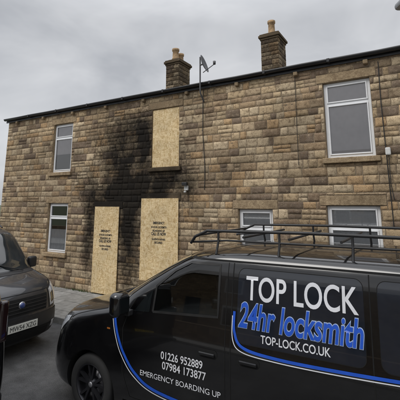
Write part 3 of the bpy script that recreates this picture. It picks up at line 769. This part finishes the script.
# ---------------------------------------------------------------- street lamp (right edge)
sl=empty('street_lamp',(.86,5.95,.12))
lathe('post',[(0,0),(.09,0),(.09,1.1),(.055,1.2),(.045,5.0),(0,5.02)],M_metal,sl,24,'Z')
tube('arm',[(0,0,4.9),(-.06,-.04,5.05),(-.25,-.15,5.12),(-.55,-.35,5.13)],.025,M_metal,sl)
lh=box('lantern',-1.02,-.5,-.11,.11,5.06,5.17,M_metal,sl,.045,3); lh.rotation_euler=(0,0,math.radians(30)); lh.location=(.0,.10,-.03)
# ---------------------------------------------------------------- opposite side of the street (behind the camera)
op=empty('terraced_stone_house')
OY=-11
box('walls',-26,18,OY-7.5,OY,0,4.6,M_brick,op)
mesh_obj('roof_slates',[(-26.3,OY+.3,4.5),(18.3,OY+.3,4.5),(18.3,OY-3.7,6.4),(-26.3,OY-3.7,6.4),(-26.3,OY-7.8,4.5),(18.3,OY-7.8,4.5)],[(0,1,2,3),(3,2,5,4)],M_slate,op)
x=-25
while x<17:
    for z0,z1 in((.8,2.0),(2.9,4.1)):
        box('window_frame',x,x+1,OY,OY+.04,z0,z1,M_white,op,.01); box('window_pane',x+.08,x+.92,OY+.04,OY+.048,z0+.08,z1-.08,M_vglass,op)
    box('front_door',x+1.8,x+2.7,OY,OY+.05,.1,2.2,M_gutter,op,.01); x+=4
gw=box('garden_wall',-26,18,-2.75,-2.4,0,.9,M_brick)
# ---------------------------------------------------------------- world and sun
W=bpy.data.worlds.new('World');S.world=W;W.use_nodes=True;t=W.node_tree;bg=t.nodes['Background']
EL=math.radians(48);AZ=math.radians(205)
sky=t.nodes.new('ShaderNodeTexSky');sky.sky_type='NISHITA';sky.sun_disc=False;sky.sun_elevation=EL;sky.sun_rotation=AZ
hs=t.nodes.new('ShaderNodeHueSaturation');hs.inputs['Saturation'].default_value=.3;hs.inputs['Value'].default_value=.25;t.links.new(sky.outputs[0],hs.inputs['Color'])
tc=t.nodes.new('ShaderNodeTexCoord');mp=t.nodes.new('ShaderNodeMapping');mp.inputs['Scale'].default_value=(1,1,2.6);mp.inputs['Location'].default_value=(.3,.1,0);t.links.new(tc.outputs['Generated'],mp.inputs[0])
nz=t.nodes.new('ShaderNodeTexNoise');nz.inputs['Scale'].default_value=2.2;nz.inputs['Detail'].default_value=5;nz.inputs['Roughness'].default_value=.52;nz.inputs['Distortion'].default_value=.4;t.links.new(mp.outputs[0],nz.inputs['Vector'])
cr=t.nodes.new('ShaderNodeValToRGB');cr.color_ramp.elements[0].position=.36;cr.color_ramp.elements[0].color=(.67,.695,.745,1);cr.color_ramp.elements[1].position=.64;cr.color_ramp.elements[1].color=(1.06,1.075,1.11,1);t.links.new(nz.outputs['Fac'],cr.inputs[0])
sp=t.nodes.new('ShaderNodeSeparateXYZ');t.links.new(tc.outputs['Generated'],sp.inputs[0])
mr=t.nodes.new('ShaderNodeMapRange');mr.inputs['From Min'].default_value=.45;mr.inputs['From Max'].default_value=.95;mr.inputs['To Min'].default_value=5.5;mr.inputs['To Max'].default_value=17;t.links.new(sp.outputs[2],mr.inputs['Value'])
ml=t.nodes.new('ShaderNodeVectorMath');ml.operation='SCALE';t.links.new(cr.outputs[0],ml.inputs[0]);t.links.new(mr.outputs[0],ml.inputs['Scale'])
ad=t.nodes.new('ShaderNodeVectorMath');ad.operation='ADD';t.links.new(ml.outputs[0],ad.inputs[0]);t.links.new(hs.outputs[0],ad.inputs[1])
t.links.new(ad.outputs[0],bg.inputs[0]);bg.inputs[1].default_value=.1
sun=bpy.data.lights.new('sun','SUN');sun.energy=1.4;sun.angle=math.radians(30);sun.color=(1,.97,.92)
so=bpy.data.objects.new('sun',sun);COL.objects.link(so)
d=Vector((math.sin(AZ)*math.cos(EL),math.cos(AZ)*math.cos(EL),math.sin(EL)));so.rotation_euler=d.to_track_quat('Z','Y').to_euler()
# ---------------------------------------------------------------- camera
cam=bpy.data.cameras.new('camera');co=bpy.data.objects.new('camera',cam);COL.objects.link(co)
co.location=(0,0,2.45);co.rotation_euler=(math.radians(90+10.7),0,math.radians(30.4))
cam.sensor_width=36;cam.lens=370/400*36;cam.shift_y=-67/400;cam.clip_end=1500;cam.clip_start=.05
S.camera=co
S.view_settings.view_transform='Standard';S.view_settings.look='None';S.view_settings.exposure=0
